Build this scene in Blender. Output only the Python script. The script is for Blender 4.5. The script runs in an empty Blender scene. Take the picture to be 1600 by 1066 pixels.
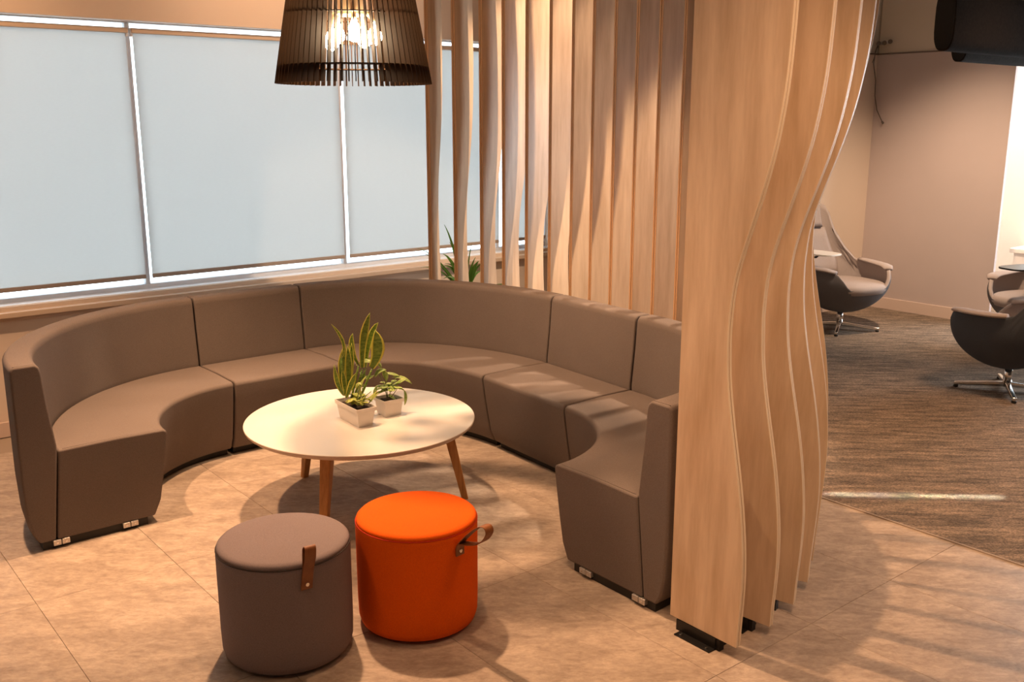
import bpy, bmesh, math, random
from mathutils import Vector, Matrix
random.seed(7)
PI = math.pi
scene = bpy.context.scene
COL = scene.collection

# ------------------------------------------------------------ camera
FPX, PITCH, YAW, CAMH = 1515.0, math.atan2(348, 1515.0), math.radians(50.8), 1.70
FH = Vector((math.cos(YAW), math.sin(YAW), 0)); RT = Vector((math.sin(YAW), -math.cos(YAW), 0))
UPZ = Vector((0, 0, 1))
FW = FH * math.cos(PITCH) - UPZ * math.sin(PITCH); UP = FH * math.sin(PITCH) + UPZ * math.cos(PITCH)
CAM = Vector((0, 0, CAMH))
cd = bpy.data.cameras.new('camera'); cam = bpy.data.objects.new('camera', cd); COL.objects.link(cam)
cd.sensor_width = 36; cd.lens = FPX / 1600 * 36; cd.clip_start = .05; cd.clip_end = 200
cam.matrix_world = Matrix(((RT.x, UP.x, -FW.x, 0), (RT.y, UP.y, -FW.y, 0), (RT.z, UP.z, -FW.z, CAMH), (0, 0, 0, 1)))
scene.camera = cam

# ------------------------------------------------------------ world, colour management
w = bpy.data.worlds.new('sky'); scene.world = w; w.use_nodes = True
bg = w.node_tree.nodes['Background']; bg.inputs[0].default_value = (.84, .93, 1.0, 1); bg.inputs[1].default_value = 4.6
vs = scene.view_settings
vs.view_transform = 'Standard'; vs.look = 'None'; vs.gamma = 1; vs.use_curve_mapping = False; vs.exposure = 0.0

# ------------------------------------------------------------ ceiling spots, some added to brighten; added streak light; window light
WARM = (1.0, .585, .325)
def spot(name, loc, to, watts, size=55, blend=.5, rad=.05, col=WARM):
    l = bpy.data.lights.new(name, 'SPOT'); l.energy = watts; l.spot_size = math.radians(size); l.spot_blend = blend
    l.shadow_soft_size = rad; l.color = col
    o = bpy.data.objects.new(name, l); COL.objects.link(o); o.location = loc
    o.rotation_euler = (Vector(to) - Vector(loc)).to_track_quat('-Z', 'Y').to_euler()
    return o
NEUT, SOFT = (1, .80, .62), (1, .70, .47)
SPOTS = [  # location, target, watts, cone, blend, colour
    ((1.95, 3.90, 3.25), (2.3, 3.2, 0), 490, 80, .6, WARM),
    ((0.75, 4.1, 3.25), (1.10, 4.40, .4), 430, 60, .7, WARM),
    ((1.6, 2.5, 3.25), (1.3, 2.5, 0), 90, 75, .8, WARM),
    ((2.6, 0.9, 3.25), (2.7, 1.2, 0), 110, 85, .8, WARM),
    ((4.95, 2.75, 3.25), (3.72, 3.45, .45), 520, 43, .5, SOFT),
    ((5.3, 1.7, 3.25), (5.0, 2.1, 0), 430, 75, .8, WARM),
    ((6.5, 3.2, 3.25), (8.15, 4.25, -.2), 500, 62, 1.0, SOFT),
    ((0.4, 4.4, 3.25), (0.5, 5.67, 2.6), 130, 90, .8, WARM),  # added to lift the dim wall above the window's left end
    ((8.8, 3.2, 3.25), (9.4, 4.1, .9), 680, 70, .8, NEUT),  # added to brighten the pale end wall
    ((-.7, 2.0, 3.25), (2.2, 1.9, .9), 120, 55, .8, WARM),
    ((4.85, 3.55, 3.25), (3.78, 4.5, 1.1), 340, 58, .35, SOFT),
    ((2.9, 4.5, 3.25), (2.9, 5.67, 2.7), 90, 90, .8, WARM),  # added washer for the wall above the window's middle
    ((1.35, 0.35, 3.25), (2.75, 1.75, 1.2), 330, 42, .7, WARM),  # added to lift the dark faces of the first few fins
]
for i, (a, b, e, s, bl, c) in enumerate(SPOTS): spot('ceiling_spot', a, b, e, s, bl, rad=.35 if i in (3, 5, 9, 12) else .05, col=c)
def area(name, loc, to, sx, sy, watts, col, spread=180):
    l = bpy.data.lights.new(name, 'AREA'); l.shape = 'RECTANGLE'; l.size = sx; l.size_y = sy; l.energy = watts; l.color = col
    l.spread = math.radians(spread)
    o = bpy.data.objects.new(name, l); COL.objects.link(o); o.location = loc
    o.rotation_euler = (Vector(to) - Vector(loc)).to_track_quat('-Z', 'Y').to_euler(); return o
sl = area('carpet_streak_light', (4.09, 2.077, 3.2), (4.09, 2.077, 0), .80, .02, .5, (1, .9, .8), 1.2); sl.rotation_euler = (0, 0, math.atan2(-.542, .603))  # unseen area light, added only to throw the pale streak on the carpet
area('window_light', (9.32, 2.2, 1.45), (6.0, 2.6, .6), 1.8, 1.6, 105, (.95, .97, 1.0))

# ------------------------------------------------------------ materials
MATS = {}
def nt(m): return m.node_tree.nodes, m.node_tree.links
def mat(name, col, rough=.6, metal=0, col2=None, scale=6, stretch=(1, 1, 1), bump=0, bscale=200, coord='Object', detail=4,
        contrast=(.35, .65), spec=.5, rnd=0, rot=(0, 0, 0), sheen=0, trans=0):
    m = bpy.data.materials.new(name); m.use_nodes = True; N, L = nt(m); b = N['Principled BSDF']
    b.inputs['Base Color'].default_value = (*col, 1); b.inputs['Roughness'].default_value = rough
    b.inputs['Metallic'].default_value = metal; b.inputs['Specular IOR Level'].default_value = spec
    if sheen: b.inputs['Sheen Weight'].default_value = sheen
    if coord == 'World':
        g = N.new('ShaderNodeNewGeometry'); src = g.outputs['Position']
    else:
        g = N.new('ShaderNodeTexCoord'); src = g.outputs['Object']
    mp = N.new('ShaderNodeMapping'); mp.inputs['Scale'].default_value = stretch; mp.inputs['Rotation'].default_value = rot
    if rnd:
        oi = N.new('ShaderNodeObjectInfo'); ad = N.new('ShaderNodeVectorMath'); ad.operation = 'ADD'
        ml = N.new('ShaderNodeMath'); ml.operation = 'MULTIPLY'; ml.inputs[1].default_value = rnd
        L.new(oi.outputs['Random'], ml.inputs[0]); L.new(src, ad.inputs[0]); L.new(ml.outputs[0], ad.inputs[1]); src = ad.outputs[0]
    L.new(src, mp.inputs['Vector'])
    if col2:
        n = N.new('ShaderNodeTexNoise'); n.inputs['Scale'].default_value = scale; n.inputs['Detail'].default_value = detail
        n.inputs['Roughness'].default_value = .6
        r = N.new('ShaderNodeValToRGB'); r.color_ramp.elements[0].position = contrast[0]; r.color_ramp.elements[1].position = contrast[1]
        r.color_ramp.elements[0].color = (*col, 1); r.color_ramp.elements[1].color = (*col2, 1)
        L.new(mp.outputs[0], n.inputs['Vector']); L.new(n.outputs['Fac'], r.inputs['Fac']); L.new(r.outputs[0], b.inputs['Base Color'])
    if bump:
        n2 = N.new('ShaderNodeTexNoise'); n2.inputs['Scale'].default_value = bscale; n2.inputs['Detail'].default_value = 3
        bp = N.new('ShaderNodeBump'); bp.inputs['Strength'].default_value = bump; bp.inputs['Distance'].default_value = .002
        L.new(mp.outputs[0], n2.inputs['Vector']); L.new(n2.outputs['Fac'], bp.inputs['Height']); L.new(bp.outputs[0], b.inputs['Normal'])
    MATS[name] = m; return m
def emis(name, col, s):
    m = bpy.data.materials.new(name); m.use_nodes = True; N, L = nt(m); N.remove(N['Principled BSDF'])
    e = N.new('ShaderNodeEmission'); e.inputs[0].default_value = (*col, 1); e.inputs[1].default_value = s
    L.new(e.outputs[0], N['Material Output'].inputs[0]); return m

def fabric(name, c1, c2, rough=.9, s=900):
    m = mat(name, c1, rough, bump=.25, bscale=s, spec=.2)
    N, L = nt(m); b = N['Principled BSDF']
    tc = N.new('ShaderNodeTexCoord')
    n1 = N.new('ShaderNodeTexNoise'); n1.inputs['Scale'].default_value = 420; n1.inputs['Detail'].default_value = 2
    n2 = N.new('ShaderNodeTexNoise'); n2.inputs['Scale'].default_value = 3; n2.inputs['Detail'].default_value = 3
    mx = N.new('ShaderNodeMath'); mx.operation = 'MULTIPLY_ADD'; mx.inputs[1].default_value = .75
    m2 = N.new('ShaderNodeMath'); m2.operation = 'MULTIPLY'; m2.inputs[1].default_value = .25
    L.new(tc.outputs['Object'], n1.inputs['Vector']); L.new(tc.outputs['Object'], n2.inputs['Vector'])
    L.new(n2.outputs['Fac'], m2.inputs[0]); L.new(n1.outputs['Fac'], mx.inputs[0]); L.new(m2.outputs[0], mx.inputs[2])
    r = N.new('ShaderNodeValToRGB'); r.color_ramp.elements[0].position = .35; r.color_ramp.elements[1].position = .65
    r.color_ramp.elements[0].color = (*c1, 1); r.color_ramp.elements[1].color = (*c2, 1)
    L.new(mx.outputs[0], r.inputs[0]); L.new(r.outputs[0], b.inputs['Base Color'])
    return m

M_sofa = fabric('sofa_fabric', (.135, .108, .094), (.19, .153, .134))
M_grey = fabric('stool_fabric', (.22, .172, .172), (.285, .225, .222))
M_orange = fabric('orange_fabric', (.82, .105, .002), (.98, .150, .003))
M_black = mat('black_plastic', (.012, .011, .010), .5)
M_blackm = mat('black_metal', (.025, .023, .022), .35, .6)
M_plate = mat('zinc_plate', (.62, .60, .58), .35, .8)
M_chrome = mat('chrome', (.78, .77, .76), .14, 1)
M_seam = mat('seam_thread', (.05, .035, .028), .9)
M_oseam = mat('orange_seam', (.55, .03, .002), .9)
M_leather = mat('tan_leather', (.30, .105, .028), .5, col2=(.22, .07, .018), scale=30, bump=.3, bscale=300)
M_rivet = mat('rivet_metal', (.75, .70, .66), .25, 1)
M_table = mat('table_laminate', (.70, .66, .60), .32, col2=(.68, .64, .58), scale=3)
M_tedge = mat('table_edge', (.60, .47, .38), .45)
M_oak = mat('oak_leg', (.50, .24, .072), .45, col2=(.36, .155, .042), scale=14, stretch=(6, 6, .5), detail=6)
M_board = mat('maple_laminate', (.74, .56, .39), .42, col2=(.52, .355, .215), scale=9, stretch=(2.2, 3.2, .26), detail=10, rnd=40, contrast=(.36, .74), bump=.05, bscale=60)
M_edge = mat('maple_edging', (.86, .71, .53), .45)
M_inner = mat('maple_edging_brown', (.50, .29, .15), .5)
M_core = mat('core_groove', (.30, .155, .07), .8)
M_wallp = mat('wall_paint_cream', (.74, .61, .50), .75, bump=.05, bscale=120)
M_wallc = mat('wall_paint_upper', (.68, .60, .50), .75)
M_lav = mat('wall_paint_mauve', (.54, .45, .425), .75, col2=(.52, .435, .41), scale=2)
M_ceil = mat('ceiling_paint', (.70, .66, .60), .9)
M_base = mat('baseboard_paint', (.66, .52, .44), .5)
M_sill = mat('sill_paint', (.66, .52, .40), .45)
M_frame = mat('window_frame_white', (.80, .82, .86), .4)
M_hem = mat('blind_hem', (.40, .32, .26), .6)
M_ground = mat('floor_joint', (.34, .27, .21), .9)
M_white = mat('white_ceramic', (.80, .73, .66), .35)
M_soil = mat('soil', (.035, .02, .012), .95, col2=(.07, .04, .02), scale=80, bump=1, bscale=90)
M_felt = mat('felt_charcoal', (.016, .012, .010), .95, col2=(.023, .018, .014), scale=60, bump=.4, bscale=300, spec=.05)
M_feltend = mat('felt_end', (.006, .005, .005), .9)
M_chair = fabric('lounge_fabric', (.36, .30, .275), (.44, .37, .34))
M_shell = fabric('shell_fabric', (.13, .125, .13), (.17, .16, .165))
M_cable = mat('cable_grey', (.13, .10, .08), .6)
M_slat = mat('shade_slat_black', (.046, .023, .011), .6, col2=(.070, .036, .018), scale=8, stretch=(4, 4, .4), spec=.05)
M_green = mat('leaf_green', (.075, .16, .016), .45, col2=(.26, .36, .05), scale=40, stretch=(1, 1, 3))
M_yellow = mat('leaf_yellow', (.72, .66, .10), .45, col2=(.58, .56, .08), scale=20)
M_cream = mat('leaf_cream', (.50, .55, .18), .45, col2=(.24, .36, .07), scale=45, contrast=(.4, .6))
M_pgreen = mat('leaf_mid_green', (.17, .30, .05), .45, col2=(.48, .56, .16), scale=50)
M_palm = mat('palm_green', (.05, .15, .012), .45, col2=(.09, .22, .02), scale=12)
M_stem = mat('plant_stem', (.18, .24, .06), .5)
M_tablet = mat('tablet_laminate', (.82, .80, .76), .25)
M_build = mat('facade', (.55, .56, .58), .9)
M_tree = mat('facade_dark', (.40, .43, .46), .9)

# floor tiles: cloudy warm grey vinyl, continuous in world space
def tile_mat():
    m = bpy.data.materials.new('vinyl_tile'); m.use_nodes = True; N, L = nt(m); b = N['Principled BSDF']
    g = N.new('ShaderNodeNewGeometry')
    oi = N.new('ShaderNodeObjectInfo'); ml = N.new('ShaderNodeMath'); ml.operation = 'MULTIPLY'; ml.inputs[1].default_value = .25
    ad = N.new('ShaderNodeVectorMath'); ad.operation = 'ADD'
    L.new(oi.outputs['Random'], ml.inputs[0]); L.new(g.outputs['Position'], ad.inputs[0]); L.new(ml.outputs[0], ad.inputs[1])
    mp = N.new('ShaderNodeMapping'); mp.vector_type = 'TEXTURE'; mp.inputs['Rotation'].default_value = (0, 0, -.70); mp.inputs['Scale'].default_value = (1.0, .5, 1)
    L.new(ad.outputs[0], mp.inputs[0])
    def noise(s, d, r=.6, dist=0):
        n = N.new('ShaderNodeTexNoise'); n.inputs['Scale'].default_value = s; n.inputs['Detail'].default_value = d
        n.inputs['Roughness'].default_value = r; n.inputs['Distortion'].default_value = dist
        L.new(mp.outputs[0], n.inputs['Vector']); return n
    def ramp(a, b_, ca, cb):
        r = N.new('ShaderNodeValToRGB'); e = r.color_ramp.elements
        e[0].position = a; e[1].position = b_; e[0].color = (*ca, 1); e[1].color = (*cb, 1); return r
    n1 = noise(5.5, 9, .72, .5); n2 = noise(28, 7, .75, .5)
    r1 = ramp(.38, .62, (.34, .27, .215), (.50, .41, .33)); L.new(n1.outputs['Fac'], r1.inputs[0])
    r2 = ramp(.36, .62, (.80, .76, .74), (1.10, 1.08, 1.05)); L.new(n2.outputs['Fac'], r2.inputs[0])
    mx = N.new('ShaderNodeMix'); mx.data_type = 'RGBA'; mx.blend_type = 'MULTIPLY'; mx.inputs[0].default_value = 1
    L.new(r1.outputs[0], mx.inputs[6]); L.new(r2.outputs[0], mx.inputs[7]); L.new(mx.outputs[2], b.inputs['Base Color'])
    b.inputs['Roughness'].default_value = .5; b.inputs['Specular IOR Level'].default_value = .35
    bp = N.new('ShaderNodeBump'); bp.inputs['Strength'].default_value = .12; bp.inputs['Distance'].default_value = .002
    L.new(n2.outputs['Fac'], bp.inputs['Height']); L.new(bp.outputs[0], b.inputs['Normal'])
    return m
M_tile = tile_mat()
def carpet_mat():
    m = bpy.data.materials.new('carpet_pile'); m.use_nodes = True; N, L = nt(m); b = N['Principled BSDF']
    g = N.new('ShaderNodeNewGeometry')
    def noise(s, sc, d, rz):
        mp = N.new('ShaderNodeMapping'); mp.vector_type = 'TEXTURE'; mp.inputs['Rotation'].default_value = (0, 0, rz); mp.inputs['Scale'].default_value = [1 / q for q in sc]
        L.new(g.outputs['Position'], mp.inputs[0])
        n = N.new('ShaderNodeTexNoise'); n.inputs['Scale'].default_value = s; n.inputs['Detail'].default_value = d; n.inputs['Roughness'].default_value = .7
        L.new(mp.outputs[0], n.inputs['Vector']); return n
    n1 = noise(4.5, (1.0, 6.0, 1), 6, math.radians(-43)); n2 = noise(110, (1, 2.2, 1), 3, math.radians(-43))
    r1 = N.new('ShaderNodeValToRGB'); e = r1.color_ramp.elements
    e[0].position = .38; e[1].position = .64; e[0].color = (.10, .083, .068, 1); e[1].color = (.26, .205, .16, 1)
    L.new(n1.outputs['Fac'], r1.inputs[0])
    r2 = N.new('ShaderNodeValToRGB'); e = r2.color_ramp.elements
    e[0].position = .38; e[1].position = .66; e[0].color = (.55, .55, .55, 1); e[1].color = (1.9, 1.75, 1.6, 1)
    L.new(n2.outputs['Fac'], r2.inputs[0])
    mx = N.new('ShaderNodeMix'); mx.data_type = 'RGBA'; mx.blend_type = 'MULTIPLY'; mx.inputs[0].default_value = 1
    L.new(r1.outputs[0], mx.inputs[6]); L.new(r2.outputs[0], mx.inputs[7]); L.new(mx.outputs[2], b.inputs['Base Color'])
    b.inputs['Roughness'].default_value = .95; b.inputs['Specular IOR Level'].default_value = .15
    bp = N.new('ShaderNodeBump'); bp.inputs['Strength'].default_value = .6; bp.inputs['Distance'].default_value = .004
    L.new(n2.outputs['Fac'], bp.inputs['Height']); L.new(bp.outputs[0], b.inputs['Normal'])
    return m
M_carpet = carpet_mat()
def blind_mat():
    m = bpy.data.materials.new('blind_fabric'); m.use_nodes = True; N, L = nt(m); N.remove(N['Principled BSDF'])
    tr = N.new('ShaderNodeBsdfTranslucent'); tr.inputs[0].default_value = (.92, .89, .85, 1)
    df = N.new('ShaderNodeBsdfDiffuse'); df.inputs[0].default_value = (.30, .31, .33, 1)
    tp = N.new('ShaderNodeBsdfTransparent')
    tc = N.new('ShaderNodeTexCoord'); mp = N.new('ShaderNodeMapping'); mp.inputs['Scale'].default_value = (40, 1, 300)
    n = N.new('ShaderNodeTexNoise'); n.inputs['Scale'].default_value = 1; L.new(tc.outputs['Object'], mp.inputs[0]); L.new(mp.outputs[0], n.inputs['Vector'])
    m1 = N.new('ShaderNodeMixShader'); m1.inputs[0].default_value = .45
    mr = N.new('ShaderNodeMapRange'); mr.inputs['To Min'].default_value = .06; mr.inputs['To Max'].default_value = .12
    L.new(n.outputs['Fac'], mr.inputs['Value'])
    m2 = N.new('ShaderNodeMixShader')
    L.new(tr.outputs[0], m1.inputs[1]); L.new(df.outputs[0], m1.inputs[2]); L.new(mr.outputs[0], m2.inputs[0])
    L.new(m1.outputs[0], m2.inputs[1]); L.new(tp.outputs[0], m2.inputs[2]); L.new(m2.outputs[0], N['Material Output'].inputs[0])
    return m
M_blind = blind_mat()
def glass_mat():
    m = bpy.data.materials.new('window_glass'); m.use_nodes = True; N, L = nt(m); N.remove(N['Principled BSDF'])
    tp = N.new('ShaderNodeBsdfTransparent'); tp.inputs[0].default_value = (.93, .96, .97, 1)
    gl = N.new('ShaderNodeBsdfGlossy'); gl.inputs['Roughness'].default_value = .02
    f = N.new('ShaderNodeFresnel'); f.inputs[0].default_value = 1.45
    mx = N.new('ShaderNodeMixShader'); L.new(f.outputs[0], mx.inputs[0]); L.new(tp.outputs[0], mx.inputs[1]); L.new(gl.outputs[0], mx.inputs[2])
    L.new(mx.outputs[0], N['Material Output'].inputs[0]); return m
M_glass = glass_mat()
M_bulb = emis('bulb_glow', (1.0, .72, .44), 125)
M_spotface = emis('spot_lens', (1.0, .75, .5), 4)

# ------------------------------------------------------------ mesh helpers
def link(name, me, mats=None, parent=None, smooth=False):
    o = bpy.data.objects.new(name, me); COL.objects.link(o)
    if mats:
        for m in (mats if isinstance(mats, (list, tuple)) else [mats]): me.materials.append(m)
    if parent: o.parent = parent
    if smooth:
        for p in me.polygons: p.use_smooth = True
    return o
def obj(name, bm, mats, parent=None, smooth=False, bevel=0, seg=2, ang=35):
    bmesh.ops.recalc_face_normals(bm, faces=bm.faces)
    me = bpy.data.meshes.new(name); bm.to_mesh(me); bm.free()
    o = link(name, me, mats, parent, smooth or bevel > 0)
    if bevel:
        b = o.modifiers.new('bevel', 'BEVEL'); b.width = bevel; b.segments = seg; b.limit_method = 'ANGLE'; b.angle_limit = math.radians(ang)
        b.harden_normals = False
        wn = o.modifiers.new('wn', 'WEIGHTED_NORMAL'); wn.keep_sharp = True
    return o
def tag(o, label=None, cat=None, group=None, kind=None):
    if label: o['label'] = label
    if cat: o['category'] = cat
    if group: o['group'] = group
    if kind: o['kind'] = kind
    return o
def empty(name, loc=(0, 0, 0), rz=0, parent=None):
    o = bpy.data.objects.new(name, None); COL.objects.link(o); o.location = loc; o.rotation_euler = (0, 0, rz)
    o.empty_display_size = .1
    if parent: o.parent = parent
    return o
def add_box(bm, x0, x1, y0, y1, z0, z1, mi=0, M=None):
    vs_ = [bm.verts.new((x, y, z)) for x in (x0, x1) for y in (y0, y1) for z in (z0, z1)]
    if M is not None:
        for v in vs_: v.co = M @ v.co
    for f in ((0, 1, 3, 2), (4, 6, 7, 5), (0, 4, 5, 1), (2, 3, 7, 6), (0, 2, 6, 4), (1, 5, 7, 3)):
        bm.faces.new([vs_[i] for i in f]).material_index = mi
def box(*a, **k):
    bm = bmesh.new(); add_box(bm, *a, **k); return bm
def add_loft(bm, rings, closed_ring=True, cap=True, mi=0, loop=False):
    R = [[bm.verts.new(p) for p in r] for r in rings]
    n = len(rings[0]); m = len(R)
    for i in range(m if loop else m - 1):
        for j in range(n if closed_ring else n - 1):
            f = bm.faces.new((R[i][j], R[i][(j + 1) % n], R[(i + 1) % m][(j + 1) % n], R[(i + 1) % m][j]))
            f.material_index = mi[j] if isinstance(mi, (list, tuple)) else mi
    if cap and not loop:
        for r in (R[0], R[-1]):
            f = bm.faces.new(r); f.material_index = mi[0] if isinstance(mi, (list, tuple)) else mi
    return R
def add_lathe(bm, prof, n=32, c=(0, 0), cap=True, mi=0):
    rings = [[(c[0] + r * math.cos(2 * PI * k / n), c[1] + r * math.sin(2 * PI * k / n), z) for k in range(n)] for r, z in prof]
    return add_loft(bm, rings, cap=cap, mi=mi)
def add_tube(bm, pts, r, n=8, mi=0):
    pts = [Vector(p) for p in pts]; rings = []
    rr = r if isinstance(r, (list, tuple)) else [r] * len(pts)
    t0 = (pts[1] - pts[0]).normalized(); a = t0.orthogonal().normalized()
    for i, p in enumerate(pts):
        t = (pts[min(i + 1, len(pts) - 1)] - pts[max(i - 1, 0)]).normalized()
        a = (a - t * a.dot(t)).normalized(); b = t.cross(a)
        rings.append([p + (a * math.cos(2 * PI * k / n) + b * math.sin(2 * PI * k / n)) * rr[i] for k in range(n)])
    add_loft(bm, rings, mi=mi)
def add_cyl(bm, p0, p1, r0, r1=None, n=20, mi=0): add_tube(bm, [p0, p1], [r0, r1 if r1 is not None else r0], n, mi)
def bez(p0, p1, p2, n): return [(Vector(p0) * (1 - t) ** 2 + Vector(p1) * 2 * t * (1 - t) + Vector(p2) * t * t) for t in [i / n for i in range(n + 1)]]
def unproj(px, py, through):
    """point seen at photo pixel (px,py) on the vertical plane that faces the viewer and passes through a given point"""
    d = RT * (px - 800) + UP * (533 - py) + FW * FPX
    s = (Vector(through) - CAM).dot(FH) / d.dot(FH)
    return CAM + d * s
def atz(px, py, z):
    d = RT * (px - 800) + UP * (533 - py) + FW * FPX
    return CAM + d * ((z - CAMH) / d.z)

# ============================================================ THE SETTING
def struct(name, bm, m, parent=None, **k):
    o = obj(name, bm, m, parent, **k)
    if not parent: o['kind'] = 'structure'
    return o
X0, X1, Y0, YW = -2.2, 9.4, -3.0, 5.67        # room
CE = 3.3
JX, JY = 5.25, 4.87                              # where the window wall steps forward
PX, PY = 8.15, 3.66                              # mauve partition plane and its free end
CPX = 3.742                                      # carpet edge
floor = struct('floor', box(X0, X1 + .3, Y0, YW + .3, -.12, -.004), M_ground)
# tiles
TW, TL = .509, .92
tm = None
tx = CPX
cols = int((CPX - X0) / TW) + 1
for i in range(cols):
    xa = CPX - (i + 1) * TW
    for j in range(-3, 5):
        ya = 1.706 + j * TL
        if ya + TL > YW + .1: continue
        if tm is None:
            g = .0006; ch = .0008; L0, W0 = TL - g, TW - g
            bm = bmesh.new()
            rr = [[(g, g, -.004), (W0, g, -.004), (W0, L0, -.004), (g, L0, -.004)], [(g, g, -ch), (W0, g, -ch), (W0, L0, -ch), (g, L0, -ch)],
                  [(g + ch, g + ch, 0), (W0 - ch, g + ch, 0), (W0 - ch, L0 - ch, 0), (g + ch, L0 - ch, 0)]]
            add_loft(bm, rr); bmesh.ops.recalc_face_normals(bm, faces=bm.faces)
            tm = bpy.data.meshes.new('floor_tile'); bm.to_mesh(tm); bm.free(); tm.materials.append(M_tile)
        o = bpy.data.objects.new('floor_tile', tm); COL.objects.link(o); o.parent = floor; o.location = (xa, ya, 0)
ca = obj('carpet', box(CPX + .004, X1, Y0, YW, -.004, .004), M_carpet, floor)
ca['label'] = 'brown flecked carpet beyond the tiles'
tr = struct('trim_1', box(CPX - .003, CPX + .006, Y0, YW, -.004, .005), M_ground)

# window wall
WB, WT = .712, 2.228      # opening bottom and top
WX0, WX1 = -1.0, 5.05
bm = bmesh.new()
add_box(bm, X0, WX1 + .2, YW, YW + .25, 0, WB); add_box(bm, X0, WX1 + .2, YW, YW + .25, WT, CE)
add_box(bm, X0, WX0, YW, YW + .25, WB, WT); add_box(bm, WX1, WX1 + .2, YW, YW + .25, WB, WT)
struct('wall_back', bm, M_wallp)
struct('baseboard_back', box(X0, JX, YW - .014, YW, 0, .085), M_base, bevel=.003)
# sill board
bm = bmesh.new(); add_box(bm, WX0 - .1, WX1 + .1, YW - .055, YW + .07, WB - .052, WB - .022)
add_box(bm, WX0 - .06, WX1 + .06, YW - .02, YW + .02, WB - .075, WB - .052)
struct('trim_2', bm, M_sill, bevel=.004)
MULL = [-.72, .6, 1.925, 3.255, 4.575]
edges = [WX0] + [m for m in MULL] + [WX1]
for i in range(len(edges) - 1):
    a, b = edges[i], edges[i + 1]
    wn = empty('window_%d' % (i + 1), (a, YW + .14, WB)); wn['kind'] = 'structure'
    W_, H_ = b - a, WT - WB
    bm = bmesh.new(); t = .013
    add_box(bm, 0, W_, -.03, .03, 0, .028); add_box(bm, 0, W_, -.03, .03, H_ - .006, H_)
    add_box(bm, 0, t, -.03, .03, .028, H_ - .006); add_box(bm, W_ - t, W_, -.03, .03, .028, H_ - .006)
    obj('window_frame', bm, M_frame, wn, bevel=.003)
    obj('pane', box(t, W_ - t, -.004, .004, .028, H_ - .006), M_glass, wn)
bm = bmesh.new(); add_box(bm, WX0, WX1, YW + .02, YW + .11, WB - .022, WB + .004)
struct('trim_3', bm, M_frame, bevel=.003)
# mauve walls with cream above
PB = 2.252
bm = bmesh.new(); add_box(bm, JX, JX + .12, JY, YW + .25, 0, CE); struct('wall_jog', bm, M_wallp)
wl = struct('wall_left', box(JX, PX + .15, JY, JY + .12, 0, PB), M_wallp)
struct('wall_left_upper', box(JX, PX + .15, JY + .012, JY + .13, PB, CE), M_wallc)
wr = struct('wall_right', box(PX, PX + .035, PY, JY + .002, 0, PB), M_lav)
struct('wall_right_upper', box(PX + .012, PX + .14, PY - 2.6, JY + .002, PB, CE), M_wallc)
bm = bmesh.new(); add_box(bm, PX - .012, PX, PY, JY, 0, .105); struct('baseboard_right', bm, M_base, bevel=.003)
bm = bmesh.new(); add_box(bm, JX, PX - .012, JY - .012, JY, 0, .105); struct('baseboard_left', bm, M_base, bevel=.003)
bm = bmesh.new(); add_box(bm, PX - .006, PX + .02, PY, JY, PB - .006, PB + .006); add_box(bm, JX, PX, JY - .006, JY + .02, PB - .006, PB + .006)
struct('trim_4', bm, mat('shadow_gap_trim', (.16, .12, .10), .7))
# bright end wall with a deep window
SZ, SY = .555, 3.965     # sill height, left reveal
bm = bmesh.new()
add_box(bm, X1, X1 + .12, SY, JY + .2, 0, CE); add_box(bm, X1, X1 + .3, Y0, SY, 0, SZ); add_box(bm, X1, X1 + .3, Y0, SY, 2.3, CE)
add_box(bm, X1, X1 + .3, Y0, 1.4, SZ, 2.3); add_box(bm, X1 - .35, X1, Y0, 3.9, 0, SZ - .04)
M_bright = mat('wall_paint_white', (.84, .80, .74), .7)
struct('wall_end', bm, M_bright)
struct('trim_5', box(X1 - .38, X1 + .28, Y0, 3.93, SZ - .04, SZ), mat('ledge_paint', (.85, .80, .72), .5), bevel=.004)
wn = empty('window_7', (X1 + .2, 1.4, SZ)); wn['kind'] = 'structure'
bm = bmesh.new(); add_box(bm, -.03, .03, 0, SY - 1.4, 0, .05); add_box(bm, -.03, .03, 0, SY - 1.4, 1.69, 1.745); add_box(bm, -.03, .03, 0, .05, .05, 1.69)
add_box(bm, -.03, .03, SY - 1.45, SY - 1.4, .05, 1.69); add_box(bm, -.03, .03, 1.25, 1.3, .05, 1.69); obj('window_frame', bm, M_frame, wn)
obj('pane', box(-.004, .004, .05, SY - 1.45, .05, 1.69), M_glass, wn)
# closing walls behind the viewer, ceiling
struct('wall_side', box(X0 - .15, X0, Y0, YW + .25, 0, CE), M_wallp)
struct('wall_front', box(X0, X1 + .3, Y0 - .15, Y0, 0, CE), mat('dark_panelling', (.10, .07, .05), .8))
struct('wall_corner', box(PX + .13, X1 + .12, JY, JY + .12, 0, CE), M_bright)
struct('ceiling', box(X0 - .15, X1 + .4, Y0 - .15, YW + .3, CE, CE + .12), M_ceil)

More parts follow.
